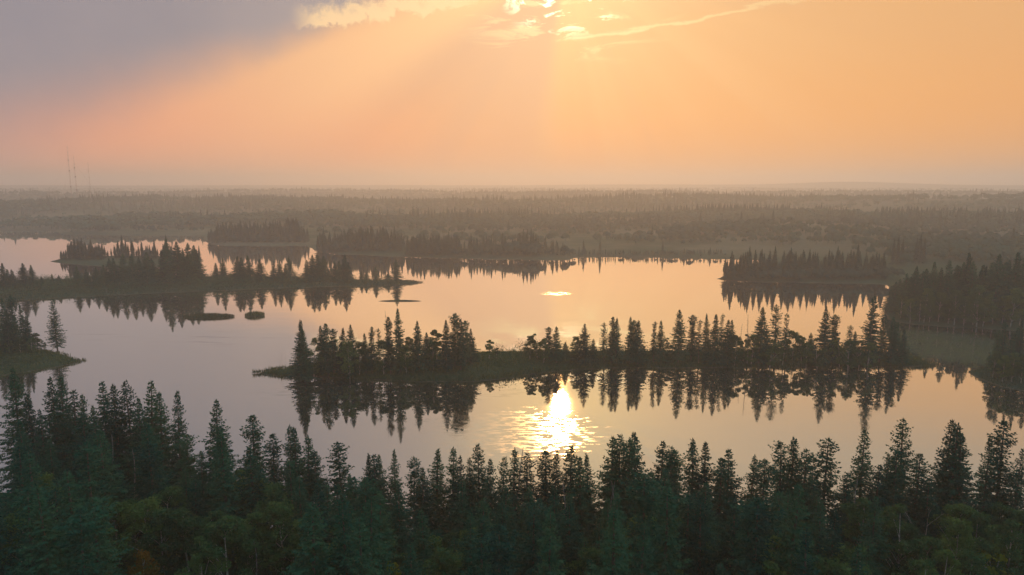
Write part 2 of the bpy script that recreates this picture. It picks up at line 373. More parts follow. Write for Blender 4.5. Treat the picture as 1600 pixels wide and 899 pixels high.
def hill_phase(D, az):
    return np.log(np.maximum(D, 50)) * 14.0 + 6.5 * fbm(az / 19, D / 2600, 3, 21) + 1.6 * fbm(az / 6, D / 500, 2, 23)
def land(x, y):
    """signed distance inland and terrain height"""
    x = np.asarray(x, float); y = np.asarray(y, float)
    D = np.hypot(x, y); az = np.degrees(np.arctan2(x, y))
    dm = np.where(y > 0, D - 700.0, 400.0)       # far inland the exact distance does not matter
    k = (D < 1500) & (y > -20); dm[k] = -sdf(LAKE, x[k], y[k])
    di = np.full(x.shape, -1e9); k = (D < 900) & (y > 100); xi, yi = x[k], y[k]
    if len(xi):
        v = np.full(xi.shape, -1e9)
        for P in ISLANDS: v = np.maximum(v, sdf(P, xi, yi))
        di[k] = v
    d = np.maximum(dm, di)
    k = np.clip(D / 200, 0.5, 3)
    dn = d + fbm(x / 9, y / 9, 3, 5) * 2.6 * k * np.exp(-np.abs(d) / 20)
    z = np.where(dn > 0, 1.3 * (1 - np.exp(-dn / 6)) + 0.02 * np.minimum(dn, 40), np.maximum(dn * 0.35, -3))
    z = z + np.where(dn > 1, fbm(x / 6, y / 6, 3, 9) * 0.9 * sst(dn, 1, 6), 0)
    # low bank in the middle of the long island
    c = gp(735, 572); z = z + np.where(di > 0, 1.0 * np.exp(-((x - c[0]) / 22) ** 2) * sst(di, 0, 6), 0)
    # the country beyond the lake
    f = sst(dm, 8, 260) * (y > 150)
    env = np.interp(D, [300, 600, 900, 1300, 2000, 3000, 4300, 5600, 7000], [1, 2, 5, 13, 22, 27, 29, 30, 30])
    hill = env * (0.12 + 1.05 * (0.5 + 0.5 * np.sin(hill_phase(D, az))) ** 1.6 + 0.5 * fbm(az / 9, np.log(np.maximum(D, 50)) * 3, 3, 33))
    hill = hill + 10 * np.exp(-((az - 23) / 9) ** 2 - ((D - 740) / 150) ** 2)
    hill = hill + 12 * np.exp(-((az - 42) / 12) ** 2 - ((D - 1500) / 400) ** 2) + 8 * np.exp(-((az - 12) / 8) ** 2 - ((D - 1500) / 300) ** 2)
    hill = np.minimum(hill, 40 + 0 * D) * (1 - sst(D, 4300, 5200))  + sst(D, 4300, 5400) * (58 + 9 * fbm(az / 14, az * 0 + 3.3, 4, 50) + 24 * np.exp(-((az - 26) / 5) ** 2) + 6 * np.exp(-((az - 10) / 9) ** 2))
    z = z + f * np.maximum(hill, -0.5)
    nearf = (y < 150) & (dm > 0)
    z = z + np.where(nearf, 2.0 * sst(dm, 4, 40), 0)
    return d, z
def gz(x, y):
    return float(land(np.array([x]), np.array([y]))[1][0])

# ------------------------------------------------------------------ terrain, one sheet out to the horizon
def terrain():
    fine = np.linspace(-46, 46, 500); a = np.concatenate([np.linspace(-180, -47, 46), fine, np.linspace(47, 180, 46)[:-1]])
    r = np.concatenate([[0.5], np.geomspace(12, 60, 14), np.geomspace(62, 900, 240), np.geomspace(915, 7000, 110)])
    A, Rr = np.meshgrid(np.radians(a), r); x, y = Rr * np.sin(A), Rr * np.cos(A)
    z = np.empty_like(x)
    for i in range(0, len(r), 40): z[i:i + 40] = land(x[i:i + 40], y[i:i + 40])[1]
    na, nr = len(a), len(r); idx = np.arange(na * nr).reshape(nr, na)
    nx = np.roll(idx, -1, axis=1)
    q = np.stack([idx[:-1], nx[:-1], nx[1:], idx[1:]], -1).reshape(-1, 4)[:, ::-1]
    me = mesh_np('terrain', np.stack([x, y, z], -1).reshape(-1, 3), q, M['ground'], True)
    tag(link('terrain', me), 'grassy shores and wooded country rolling away to the horizon', kind='structure')
terrain()
g = np.array([(-1500, 40, 0), (1500, 40, 0), (1500, 1400, 0), (-1500, 1400, 0)], float)
tag(link('lake', mesh_np('lake', g, np.array([(0, 1, 2, 3)]), M['water'])), 'still lake mirroring the orange evening sky', kind='structure')

# ------------------------------------------------------------------ tree models
def spruce_model(seed, ratio=0.13, sparse=0.0, base=0.10, club=0.0, fat=1.0):
    """18 m spruce: returns trunk mesh, crown mesh"""
    r = np.random.default_rng(seed); H = 18.0; Rm = H * ratio * 1.3
    bend = r.normal(0, 0.12, 2)
    axis = lambda z: np.array([bend[0] * math.sin(z / H * 2.6), bend[1] * math.sin(z / H * 2.1 + .4) - bend[1] * .39, z])
    zs = np.linspace(-0.4, H, 9)
    tv, tq = tube([axis(z) for z in zs], [0.20 * (1 - z / H) ** 0.8 + 0.02 if z < H else 0.012 for z in np.maximum(zs, 0)], 6)
    p, v, w = [], [], []
    def add(a, b, wid):
        p.append(a); v.append(b); w.append(wid)
    z = H * base
    lobes = r.uniform(0.72, 1.15, 14); lph = r.uniform(0, 6.28)
    while z < H - 0.15:
        t = (z - H * base) / (H * (1 - base))
        prof = Rm * 1.22 * ((1 - t) ** 1.02) * min(1.0, 0.62 + t * 4) + club * Rm * math.exp(-((t - 0.86) / 0.09) ** 2) + 0.10
        prof *= lobes[int(t * 13.9)]
        nb = int(r.integers(6, 9)) if t < .8 else 5
        a0 = r.uniform(0, 6.28)
        for k in range(nb):
            if r.random() < sparse * (0.5 + 0.5 * math.sin(3 * t * 6.28 + lph + k)) + 0.04: continue
            az = a0 + k * 6.283 / nb + r.normal(0, .25); L = prof * r.uniform(0.6, 1.15)
            if L < 0.12: continue
            pit = -0.30 + 0.85 * t ** 1.3 + r.normal(0, .10); o = axis(z + r.normal(0, .08))
            hd = np.array([math.cos(az), math.sin(az), 0]); sd = np.array([-hd[1], hd[0], 0])
            ns = max(2, int(L / 0.19))
            for j in range(ns):
                s = (j + 0.6) / ns
                q = o + hd * (L * s) + np.array([0, 0, L * (math.tan(pit) * s - 0.22 * s + 0.22 * s * s)])
                tl = (0.26 + 0.34 * (1 - s)) * min(1.0, 0.45 + L / 2.2)
                for sg in (-1, 1):
                    if s < 0.22 and r.random() < .5: continue
                    b = hd * r.uniform(.25, .7) + sd * sg * r.uniform(.5, 1) + np.array([0, 0, r.uniform(-.75, .05)])
                    add(q, b * tl * r.uniform(.7, 1.25), r.uniform(.07, .125) * fat)
            q = o + hd * L * 0.85 + np.array([0, 0, L * (math.tan(pit) * .85 - 0.03)])
            add(q, (hd + np.array([0, 0, .25 + .5 * t])) * .32 * min(1, .4 + L / 2), .07)
            if L > .5:                       # the woody bough itself
                e = o + hd * L * .8 + np.array([0, 0, L * (math.tan(pit) * .8 - 0.04)]); add(o, e - o, .035)
        z += r.uniform(.30, .46) * (1.0 if t < .8 else .7)
    for _ in range(5): add(axis(H - .5), np.array([*r.normal(0, .10, 2), r.uniform(.5, .8)]), .05)
    v = np.array(v); n = np.cross(v, r.normal(0, 1, v.shape)); n *= (np.array(w) / (np.linalg.norm(n, axis=1) + 1e-9))[:, None]
    cv, cq = rhombs(np.array(p), v, n)
    return mesh_np('spruce_trunk', tv, tq, M['bark'], True), mesh_np('spruce_crown', cv, cq, M['needle'])

def broad_model(seed, m, barkm, H=11.0, wide=0.27, tall=0.86, leaves=5200):
    r = np.random.default_rng(seed)
    parts = []; z0 = H * (1 - tall)
    lean = r.normal(0, .35, 2)
    tp = [np.array([lean[0] * s, lean[1] * s, H * .92 * s]) for s in np.linspace(-.03, 1, 7)]
    parts.append(tube(tp, [.15 * (1 - .88 * s) for s in np.linspace(0, 1, 7)], 6))
    cents = []
    for i in range(34):
        th = r.uniform(0, 6.28); u = r.uniform(0, 1); h = z0 + (H - z0) * u
        rr = H * wide * (math.sin(math.pi * (0.14 + 0.80 * u)) ** .8) * r.uniform(.35, 1.0)
        c = np.array([lean[0] * h / H + rr * math.cos(th), lean[1] * h / H + rr * math.sin(th), h]); cents.append((c, r.uniform(.55, 1.15) * H / 11))
        if i < 11:
            s = np.array([lean[0], lean[1], 0]) * .5 + np.array([0, 0, max(h - rr * 1.1 - .5, z0 * .7)])
            parts.append(tube([s, (s + c) / 2 + np.array([0, 0, .15]), c], [.06, .04, .015], 4))
    cents.append((np.array([lean[0], lean[1], H * .95]), .6))
    cc = np.array([c for c, _ in cents]); rad = np.array([q for _, q in cents])
    k = r.integers(0, len(cc), leaves); d = r.normal(0, 1, (leaves, 3)); d /= np.linalg.norm(d, axis=1)[:, None]
    p = cc[k] + d * (rad[k] * r.uniform(.35, 1.05, leaves) ** .6)[:, None] * np.array([1, 1, .75])
    v = r.normal(0, 1, (leaves, 3)); v /= np.linalg.norm(v, axis=1)[:, None]
    w = np.cross(v, r.normal(0, 1, (leaves, 3))); w /= np.linalg.norm(w, axis=1)[:, None] + 1e-9
    sz = r.uniform(.20, .38, leaves)[:, None]
    cv, cq = rhombs(p - v * sz * .5, v * sz, w * sz * .36)
    tv, tq = merge(parts)
    return mesh_np('broadleaf_trunk', tv, tq, barkm, True), mesh_np('broadleaf_crown', cv, cq, m)

def snag_model(seed, H=14.0, twiggy=40):
    r = np.random.default_rng(seed); lean = r.normal(0, .5, 2)
    wob = r.uniform(0, 6.28, 2)
    ax = lambda s: np.array([lean[0] * s * s + .22 * math.sin(5 * s + wob[0]), lean[1] * s * s + .18 * math.sin(6 * s + wob[1]), H * s])
    tv = tube([ax(s) for s in np.linspace(-.02, 1, 8)], [.13 * (1 - .9 * s) + .012 for s in np.linspace(0, 1, 8)], 5)
    br = []
    for i in range(twiggy):
        s = r.uniform(.22, .97); a = r.uniform(0, 6.28); L = (1.0 - s) * 1.9 * r.uniform(.3, 1) + .25
        o = ax(s); e = o + np.array([math.cos(a) * L, math.sin(a) * L, L * r.uniform(-.35, .35)])
        br.append(tube([o, (o + e) / 2 + np.array([0, 0, .06 * L]), e], [.028, .02, .008], 3))
        for q in range(2):
            u = r.uniform(.4, .95); b = o + (e - o) * u; f = b + r.normal(0, .22, 3) * L
            br.append(tube([b, f], [.012, .005], 3))
    bv, bq = merge(br)
    return mesh_np('dead_trunk', *tv, M['dead'], True), mesh_np('dead_branches', bv, bq, M['deadtwig'])

PAR = [(101, .125, .05), (102, .115, .12), (103, .145, .05, .07), (104, .10, .10, .12, .25), (105, .135, .20, .14, .15),
       (106, .12, .0, .06), (107, .155, .10, .08), (108, .105, .30, .2, .3), (109, .13, .08, .1, .1), (110, .14, .15, .05), (111, .16, .05, .04), (112, .11, .18, .16, .35)]
SPR = [spruce_model(*q) for q in PAR]
SPRM = [spruce_model(*q, fat=1.5) for q in PAR]        # fuller sprays
SPRF = [spruce_model(q[0], q[1] * 1.25, q[2] * .5, .05, fat=2.0) for q in PAR]
OPEN = [spruce_model(121, .115, .55, .22, .2, 1.2), spruce_model(122, .10, .6, .3, .3, 1.2)]
BRO = [broad_model(201, M['leaf'], M['pale']), broad_model(202, M['leaf'], M['pale'], 11, .22, .84), broad_model(203, M['leaf'], M['pale'], 11, .30, .9), broad_model(204, M['leaf'], M['pale'], 11, .25, .8)]
BUSH = [broad_model(211, M['leaf'], M['pale'], 5, .42, .92, 1500), broad_model(212, M['leaf'], M['pale'], 5, .5, .95, 1500)]
GOLD = broad_model(221, M['gold'], M['pale'], 7, .26, .8, 1500)
LIME = broad_model(231, M['lime'], M['pale'], 5, .40, .92, 1500)
SNAG = [snag_model(301), snag_model(302, 14, 55), snag_model(303, 14, 26)]
def bare_model():
    r = np.random.default_rng(9); parts = []
    def grow(o, d, L, rad, lev):
        e = o + d * L; m_ = (o + e) / 2 + r.normal(0, .06, 3) * L
        parts.append(tube([o, m_, e], [rad, rad * .8, rad * .55], 5))
        if lev:
            for _ in range(2 if lev > 1 else 3):
                nd = d + r.normal(0, .42, 3); nd[2] = abs(nd[2]) * .8 + .25; nd /= np.linalg.norm(nd); grow(e, nd, L * .62, rad * .55, lev - 1)
    grow(np.array([0, 0, -.2]), np.array([.03, 0, 1.0]), 5.5, .13, 4)
    tr = parts[:1]; v, q = merge(parts[1:])
    return mesh_np('bare_trunk', *tr[0], M['pale'], True), mesh_np('bare_branches', v, q, M['pale'])
BARE = bare_model()

def ordinal(n):
    w = ['first', 'second', 'third', 'fourth', 'fifth', 'sixth', 'seventh', 'eighth', 'ninth', 'tenth', 'eleventh', 'twelfth', 'thirteenth', 'fourteenth', 'fifteenth', 'sixteenth', 'seventeenth', 'eighteenth', 'nineteenth']
    if n <= 19: return w[n - 1]
    tens = {2: 'twenty', 3: 'thirty', 4: 'forty', 5: 'fifty', 6: 'sixty', 7: 'seventy', 8: 'eighty'}[n // 10]
    return (tens[:-1] + 'ieth') if n % 10 == 0 else tens + '-' + w[n % 10 - 1]

def plant(name, model, x, y, h, base_h, widen, label, cat, group, crown='crown', lean=0.0, z=None):
    e = bpy.data.objects.new(name, None); COL.objects.link(e); e.empty_display_size = 0.3
    s = h / base_h
    e.location = (x, y, (gz(x, y) if z is None else z) - 0.05); e.rotation_euler = (lean + random.gauss(0, .018), random.gauss(0, .018), random.uniform(0, 6.28))
    e.scale = (s * widen, s * widen, s)
    tag(e, label, cat, group)
    link('trunk', model[0], e); link(crown, model[1], e)
    return e

def by_top(px, py, Y):
    """place at forward distance Y whose top reaches the sight line (px,py)"""
    d = ray(px, py); t = Y / d[1]; x = d[0] * t; zt = CAM_H + d[2] * t
    z0 = gz(x, Y); return x, Y, zt - z0, z0
PLACED = []
def spruce_row(rows, label_of, group, models=SPR, w=(0.8, 1.25), maxh=27, minh=3.5, name='spruce_tree', cat='spruce tree'):
    """rows: (px, py_top, Y[, model, widen]) in order from the left"""
    rows = sorted(rows, key=lambda q: q[0])
    for i, q in enumerate(rows):
        x, y, h, z0 = by_top(*q[:3]); h = min(max(h, minh), maxh)
        mdl = q[3] if len(q) > 3 and q[3] is not None else models[(i * 7 + int(q[0])) % len(models)]
        if models is not SPR: mdl = next((models[k] for k, t in enumerate(SPR) if t is mdl), mdl)
        wd = (q[4] if len(q) > 4 else random.uniform(*w) * (18 / h) ** 0.35) * (1.32 if y < 120 else 1.0)
        plant(name, mdl, x, y, h, 18.0, wd, label_of(i + 1, len(rows)), cat, group, z=z0)
        PLACED.append((x, y, h))

# ------------------------------------------------------------------ the near forest
sky1 = [(14, 574, 112), (41, 615, 110), (77, 589, 114), (89, 587, 112), (107, 611, 110), (132, 615, 109), (158, 597, 110), (179, 600, 108), (198, 594, 109), (226, 598, 107), (247, 613, 106), (271, 610, 105), (298, 677, 102), (60, 640, 107), (148, 632, 105), (213, 622, 105)]
sky2 = [(336, 626, 101, SPR[0], 1.08), (392, 650, 100), (421, 680, 97), (448, 665, 98), (457, 667, 97), (482, 680, 96), (494, 706, 95), (533, 690, 96, OPEN[0], 1.25), (573, 708, 95), (583, 711, 94), (595, 710, 95)]
sky3 = [(617, 701, 95), (645, 715, 94, OPEN[0], 1.1), (660, 730, 92), (680, 701, 94), (705, 698, 94), (719, 713, 92), (732, 714, 94), (751, 695, 93), (768, 718, 91), (781, 715, 93)]
sky4 = [(805, 700, 93), (825, 707, 92), (853, 703, 93), (867, 706, 91), (892, 698, 92), (910, 712, 90), (923, 709, 92)]
sky5 = [(954, 681, 92), (969, 679, 92), (981, 686, 91), (995, 673, 93), (1036, 690, 92), (1049, 700, 90), (1061, 703, 91), (1088, 686, 92), (1105, 692, 91), (1128, 716, 90), (1140, 702, 92)]
sky6 = [(1177, 709, 91), (1192, 718, 89), (1217, 689, 91), (1239, 681, 92), (1260, 701, 90), (1272, 711, 91, OPEN[1]), (1294, 684, 92, OPEN[0], 1.2), (1323, 739, 88), (1354, 672, 91), (1373, 726, 89), (1388, 711, 91), (1400, 699, 90)]
sky7 = [(1420, 655, 93, SPR[4], 1.0), (1436, 707, 90), (1454, 748, 88), (1485, 655, 93), (1497, 659, 92), (1510, 679, 91), (1547, 681, 92), (1573, 657, 93, SPR[3], 1.1), (1598, 701, 90)]
places = [(sky1, 'in the tall near cluster at the left edge'), (sky2, 'in the near treeline between left cluster and middle'), (sky3, 'in the near treeline just left of the sun glitter'),
          (sky4, 'standing right below the sun glitter in the near treeline'), (sky5, 'in the near treeline just right of the sun glitter'), (sky6, 'in the near treeline between the middle and right edge'), (sky7, 'in the tall near row at the right edge')]
for rows, where in places:
    spruce_row(rows, lambda i, n, where=where: f'{ordinal(i)} spruce from the left {where}', 'spruces along the near skyline')
# skyline as function of x, used to keep the fill below it
SKY = sorted([(q[0], q[1]) for rows, _ in places for q in rows])
sx = np.array([a for a, _ in SKY], float); sy_ = np.array([b for _, b in SKY], float)
zones = [(0, 315, 'low in the near forest at its left end'), (315, 620, 'low in the near forest left of middle'), (620, 940, 'low in the near forest under the sun glitter'),
         (940, 1260, 'low in the near forest right of glitter'), (1260, 1601, 'low in the near forest at its right end')]
fill, tries = [], 0
while len(fill) < 104 and tries < 14000:
    tries += 1
    Y = random.uniform(60, 98); px = random.uniform(-40, 1640)
    local = max(np.interp(px + o, sx, sy_) for o in (-25, -10, 0, 10, 25))
    py = local + random.uniform(14, 50) + (95 - Y) * random.uniform(0.6, 5.5)
    if py > 880 or ((150 < px < 470 or px > 1370) and (py > 765 or Y < 86)): continue
    x, y, h, z0 = by_top(px, py, Y)
    if not 8 < h < 19: continue
    dd = land(np.array([x]), np.array([y]))[0][0]
    if dd < 2: continue
    if any((x - a) ** 2 + (y - b) ** 2 < 2.9 ** 2 for a, b, _ in PLACED) or any((x - f[5]) ** 2 + (y - f[6]) ** 2 < 3.3 ** 2 for f in fill): continue
    fill.append((px, py, Y, None, random.uniform(1.0, 1.25), x, y))
for a, b, where in zones:
    rows = [f for f in fill if a <= min(max(f[0], 0), 1600) < b]
    spruce_row([f[:5] for f in rows], lambda i, n, where=where: f'{ordinal(i)} dark spruce from the left {where}', 'spruces filling the near forest')

def broad_row(rows, label_of, group, name='aspen_tree', cat='aspen tree', models=BRO, base=11.0):
    rows = sorted(rows, key=lambda q: q[0])
    for i, q in enumerate(rows):
        x, y, h, z0 = by_top(*q[:3]); h = min(max(h, 1.6), 15)
        mdl = q[3] if len(q) > 3 and q[3] is not None else models[(i * 5 + int(q[0])) % len(models)]
        wd = q[4] if len(q) > 4 else random.uniform(.95, 1.25)
        plant(name, mdl, x, y, h, base, wd, label_of(i + 1), cat, group, z=z0); PLACED.append((x, y, h))
near_broad = [(178, 792, 80), (208, 778, 84), (232, 785, 80), (262, 768, 86), (288, 790, 80), (318, 800, 78), (376, 738, 93), (402, 752, 90), (425, 760, 86), (440, 790, 80), (30, 800, 74), (130, 815, 74), (350, 815, 74), (472, 800, 78),
              (680, 840, 76), (735, 828, 78), (850, 862, 72), (915, 880, 70), (1000, 838, 78), (1060, 815, 82), (1165, 830, 80), (1385, 805, 82), (1420, 820, 80), (1500, 792, 84), (1530, 805, 82), (1560, 790, 84), (1590, 800, 82), (1450, 842, 76), (1545, 850, 74), (1100, 850, 76), (590, 835, 78), (1250, 850, 76)]
tries = 0
while len(near_broad) < 88 and tries < 5000:
    tries += 1; px, Y = random.uniform(-20, 1620), random.uniform(62, 88)
    py = np.interp(px, sx, sy_) + random.uniform(110, 190)
    if py > 893: continue
    x, y, h, z0 = by_top(px, py, Y)
    if not 4 < h < 12 or any((x - a) ** 2 + (y - b) ** 2 < 2.4 ** 2 for a, b, _ in PLACED) or any((px - q[0]) ** 2 + ((py - q[1]) * 1.5) ** 2 < 30 ** 2 for q in near_broad): continue
    near_broad.append((px, py, Y))
broad_row(near_broad, lambda i: f'{ordinal(i)} round green aspen from the left along the foot of the near forest', 'aspens in the near forest')
broad_row([(222, 862, 72, GOLD, .8)], lambda i: 'small orange autumn aspen at the bottom left of the near forest', None, 'autumn_aspen', 'aspen tree', base=7.0)
broad_row([(492, 884, 72, LIME, 1.0)], lambda i: 'bright lime bush at the bottom edge, left of the middle', None, 'lime_bush', 'bush', base=5.0)
broad_row([(612, 872, 74, LIME, .8)], lambda i: 'small lime bush at the bottom edge below the lone island spruces', None, 'lime_bush', 'bush', base=5.0)
broad_row([(1586, 812, 82, LIME, 1.1)], lambda i: 'bright yellow-green bush at the lower right edge', None, 'lime_bush', 'bush', base=5.0)
broad_row([(1575, 872, 72, LIME, 1.1)], lambda i: 'lime bush in the bottom right corner', None, 'lime_bush', 'bush', base=5.0)
snags = [(101, 592, 116, 0, 'bare grey snag poking out of the tall left cluster', .03), (172, 680, 98, 1, 'pale dead spruce inside the left cluster, the nearer of two', 0), (205, 702, 96, 1, 'pale dead spruce inside the left cluster, beside the nearer one', 0),
         (796, 697, 92, 2, 'leaning dead spruce with bare top left of the sun glitter', .14), (954, 745, 88, 0, 'thin pale dead trunk right of the sun glitter', 0), (966, 750, 87, 2, 'second thin pale dead trunk right of the sun glitter', .05),
         (886, 752, 80, 1, 'shaggy grey dead spruce directly below the sun glitter', 0), (1138, 812, 80, 2, 'slim pale dead stem low in the near forest, right of middle', .08), (1340, 745, 84, 1, 'shaggy grey dead spruce in the near forest towards the right', 0), (1222, 850, 80, 2, 'short pale dead stem at the bottom edge right of middle', 0), (398, 842, 76, 1, 'short grey dead spruce at the bottom edge left of middle', 0)]
for px, py, Y, k, lab, ln in snags:
    x, y, h, z0 = by_top(px, py, Y); plant('dead_spruce', SNAG[k], x, y, min(h, 22), 14.0, 1.3, lab, 'dead tree', None, 'crown', ln, z0)
x, y, h, z0 = by_top(1448, 790, 84); plant('bare_birch', BARE, x, y, min(h, 13), 12.5, 0.9, 'bare white forked birch among dark spruces near the right edge', 'dead tree', None, 'crown', 0, z0)

# ------------------------------------------------------------------ the long island
isl = [(465, 500, 180, SPR[0], 1.28), (473, 512, 179.5), (502, 509, 184.5), (510, 505, 182.5), (519, 514, 184.5), (534, 512, 183.5), (551, 507, 182.5, SPR[2], 1.22), (570, 521, 184.5, SPR[6], 1.28), (579, 510, 183.5, SPR[3], 1.15), (590, 513, 184.5, OPEN[1], 1.02), (608, 495, 182.5, SPR[3], 1.15), (622, 481, 183.5, SPR[5], 1.15),
       (654, 501, 183.5, SPR[2], 1.28), (667, 519, 185.5), (696, 500, 183.5), (710, 490, 185.5), (719, 499, 183.5), (728, 501, 186.5), (736, 514, 188.5)]
spruce_row(isl, lambda i, n: f'{ordinal(i)} spruce from the left in the left grove of the long island', 'spruces on the long island', SPRM, w=(1.15, 1.5))
isl = [(859, 511, 194.5), (870, 510, 193.5), (884, 534, 196.5), (913, 506, 194.5), (928, 530, 196.5), (945, 504, 195.5, OPEN[0], 1.28), (957, 495, 195.5), (964, 497, 194.5), (986, 495, 195.5, SPR[1], 1.15), (992, 500, 196.5), (998, 501, 194.5), (1007, 541, 195.5)]
spruce_row(isl, lambda i, n: f'{ordinal(i)} backlit spruce from the left in the gappy middle row of the long island', 'spruces on the long island', SPRM, minh=2.5, w=(1.15, 1.5))
isl = [(1023, 502, 195.5, SPR[7], 0.96), (1034, 501, 196.5), (1062, 484, 195.5), (1082, 492, 197.5), (1094, 500, 195.5, OPEN[1], 1.15), (1105, 490, 196.5, SPR[5], 1.15), (1119, 491, 194.5), (1129, 490, 197.5, OPEN[1], 0.90), (1138, 500, 195.5), (1146, 500, 196.5), (1190, 480, 195.5), (1199, 514, 193.5), (1215, 476, 197.5, OPEN[0], 1.41), (1232, 490, 196.5, OPEN[1], 1.02)]
spruce_row(isl, lambda i, n: f'{ordinal(i)} spruce from the left in the tall row right of the island gap', 'spruces on the long island', SPRM, w=(1.15, 1.5))
isl = [(1268, 520, 195.5), (1292, 478, 194.5, SPR[2], 1.15), (1305, 491, 196.5), (1329, 508, 197.5, OPEN[0], 1.54), (1338, 518, 195.5), (1364, 463, 194.5, SPR[4], 1.15), (1379, 495, 196.5, SPR[7], 1.41), (1397, 495, 194.5, SPR[6], 1.15), (1403, 503, 195.5), (1414, 514, 194.5)]
spruce_row(isl, lambda i, n: f'{ordinal(i)} spruce from the left at the right end of the long island', 'spruces on the long island', SPRM, w=(1.15, 1.5))
broad_row([(488, 528, 182.5), (527, 530, 186.5), (545, 535, 180.5), (560, 536, 182.5), (598, 533, 182.5), (643, 526, 187.5), (634, 540, 182.5), (682, 514, 188.5, BRO[1]), (676, 535, 183.5), (764, 530, 194.5), (775, 543, 194.5), (828, 526, 194.5), (840, 521, 195.5), (850, 530, 192.5), (901, 527, 197.5), (1045, 528, 198.5), (1150, 525, 193.5), (1163, 521, 196.5), (1176, 524, 194.5), (1205, 530, 192.5),
           (1225, 528, 193.5), (1241, 518, 198.5), (1255, 524, 194.5), (1262, 534, 191.5), (1280, 530, 191.5), (1315, 528, 192.5), (1328, 534, 190.5), (1345, 532, 192.5), (1358, 536, 191.5)],
          lambda i: f'{ordinal(i)} leafy aspen from the left on the long island', 'aspens on the long island')
for px, py, Y, k, lab in [(604, 485, 184.5, 2, 'bare dead spruce top beside the tallest spruce of the island left grove'), (1171, 490, 195.5, 0, 'thin bare dead spruce in the tall row right of the island gap'), (1159, 505, 196.5, 2, 'short pale dead stem in the tall row right of the island gap')]:
    x, y, h, z0 = by_top(px, py, Y); plant('dead_spruce', SNAG[k], x, y, h, 14.0, 1.0, lab, 'dead tree', None, 'crown', 0, z0)

# ------------------------------------------------------------------ left bank and right bank
spruce_row([(82, 467, 212, SPR[4], 1.1)], lambda i, n: 'lone tall spruce on the grassy point at the left edge', None)
spruce_row([(2, 464, 214), (14, 462, 217), (34, 475, 212), (40, 488, 210), (22, 492, 208), (8, 485, 205), (-8, 470, 212)], lambda i, n: f'{ordinal(i)} spruce from the left in the grove behind the grassy point', 'spruces on the left bank', SPRM)
broad_row([(54, 520, 211), (62, 530, 213), (48, 528, 207), (30, 528, 205), (12, 530, 204), (68, 535, 214)], lambda i: f'{ordinal(i)} leafy aspen from the left beside the lone spruce on the grassy point', 'aspens on the left bank')
spruce_row([(1559, 516, 184), (1572, 503, 186), (1583, 520, 182), (1597, 500, 184), (1590, 512, 188), (1612, 505, 183)], lambda i, n: f'{ordinal(i)} spruce from the left on the small near point at the right edge', 'spruces on the right point', SPRM)
broad_row([(1555, 550, 180), (1570, 556, 176), (1585, 552, 176), (1600, 556, 174)], lambda i: f'{ordinal(i)} leafy aspen from the left on the near point at the right edge', 'aspens on the right point')

# ------------------------------------------------------------------ the left peninsula
def at_base(rows, by, jit=2.5):
    return [(px, py, gp(px, by(px) if callable(by) else by)[1] + random.uniform(-jit, jit)) for px, py in rows]
pb = lambda px: np.interp(px, [0, 150, 330, 500, 660], [455, 451, 444.5, 443, 441.8])
pen1 = [(3, 411), (11, 421), (19, 421), (35, 411), (48, 414), (64, 433), (81, 428), (91, 430), (119, 416), (134, 421), (150, 417), (161, 414)]
pen2 = [(170, 403), (177, 403), (189, 396), (205, 397), (216, 402), (227, 394), (236, 403), (252, 392), (258, 373), (275, 377), (283, 392), (292, 380), (302, 383), (308, 390)]
pen3 = [(337, 411), (348, 403), (370, 400), (377, 402), (389, 399), (405, 405), (427, 408), (436, 406), (451, 402), (445, 412)]
pen4 = [(479, 406), (487, 398), (496, 398), (505, 400), (512, 419), (523, 408), (530, 408), (538, 397), (544, 409), (564, 425), (572, 427), (587, 417), (606, 425), (619, 405)]
for rows, where in ((pen1, 'on the far left of the long low peninsula'), (pen2, 'in the tall dense stand of the left peninsula'), (pen3, 'in the gappy middle of the left peninsula'), (pen4, 'along the bare outer spit of the left peninsula')):
    spruce_row(at_base(rows, pb), lambda i, n, where=where: f'{ordinal(i)} spruce from the left {where}', 'spruces on the left peninsula', SPRF, minh=5, w=(1.25, 1.7))
broad_row(at_base([(142, 428), (200, 424), (244, 420), (268, 418), (300, 420), (318, 428), (360, 428), (396, 424), (412, 428), (440, 424), (462, 428), (100, 440), (70, 442), (222, 428), (286, 425)], pb), lambda i: f'{ordinal(i)} leafy tree from the left on the left peninsula', 'leafy trees on the left peninsula')

# ------------------------------------------------------------------ the point and the dark wood on the right
dk = [(1392, 447), (1399, 440), (1406, 436), (1416, 427), (1424, 432), (1431, 416), (1442, 424), (1452, 420), (1461, 409), (1472, 418), (1487, 406), (1495, 414), (1500, 416), (1509, 410), (1517, 395), (1526, 408), (1536, 414), (1542, 416), (1552, 410), (1561, 397), (1570, 409), (1580, 406), (1592, 394), (1604, 400)]
drow = at_base(dk, lambda px: np.interp(px, [1390, 1430, 1600], [488, 498, 506]), 4)
spruce_row(drow, lambda i, n: f'{ordinal(i)} spruce from the left in the dark wood on the right shore', 'spruces of the right shore wood', SPRF, w=(1.2, 1.6))
broad_row(at_base([(1410, 462), (1425, 468), (1440, 462), (1455, 470), (1470, 458), (1485, 466), (1496, 455), (1510, 464), (1525, 458), (1540, 466), (1556, 456), (1570, 464), (1585, 452), (1598, 462), (1448, 452), (1532, 448)], lambda px: np.interp(px, [1390, 1430, 1600], [496, 506, 514]), 2),
          lambda i: f'{ordinal(i)} leafy tree from the left along the front of the right shore wood', 'leafy trees of the right shore wood')

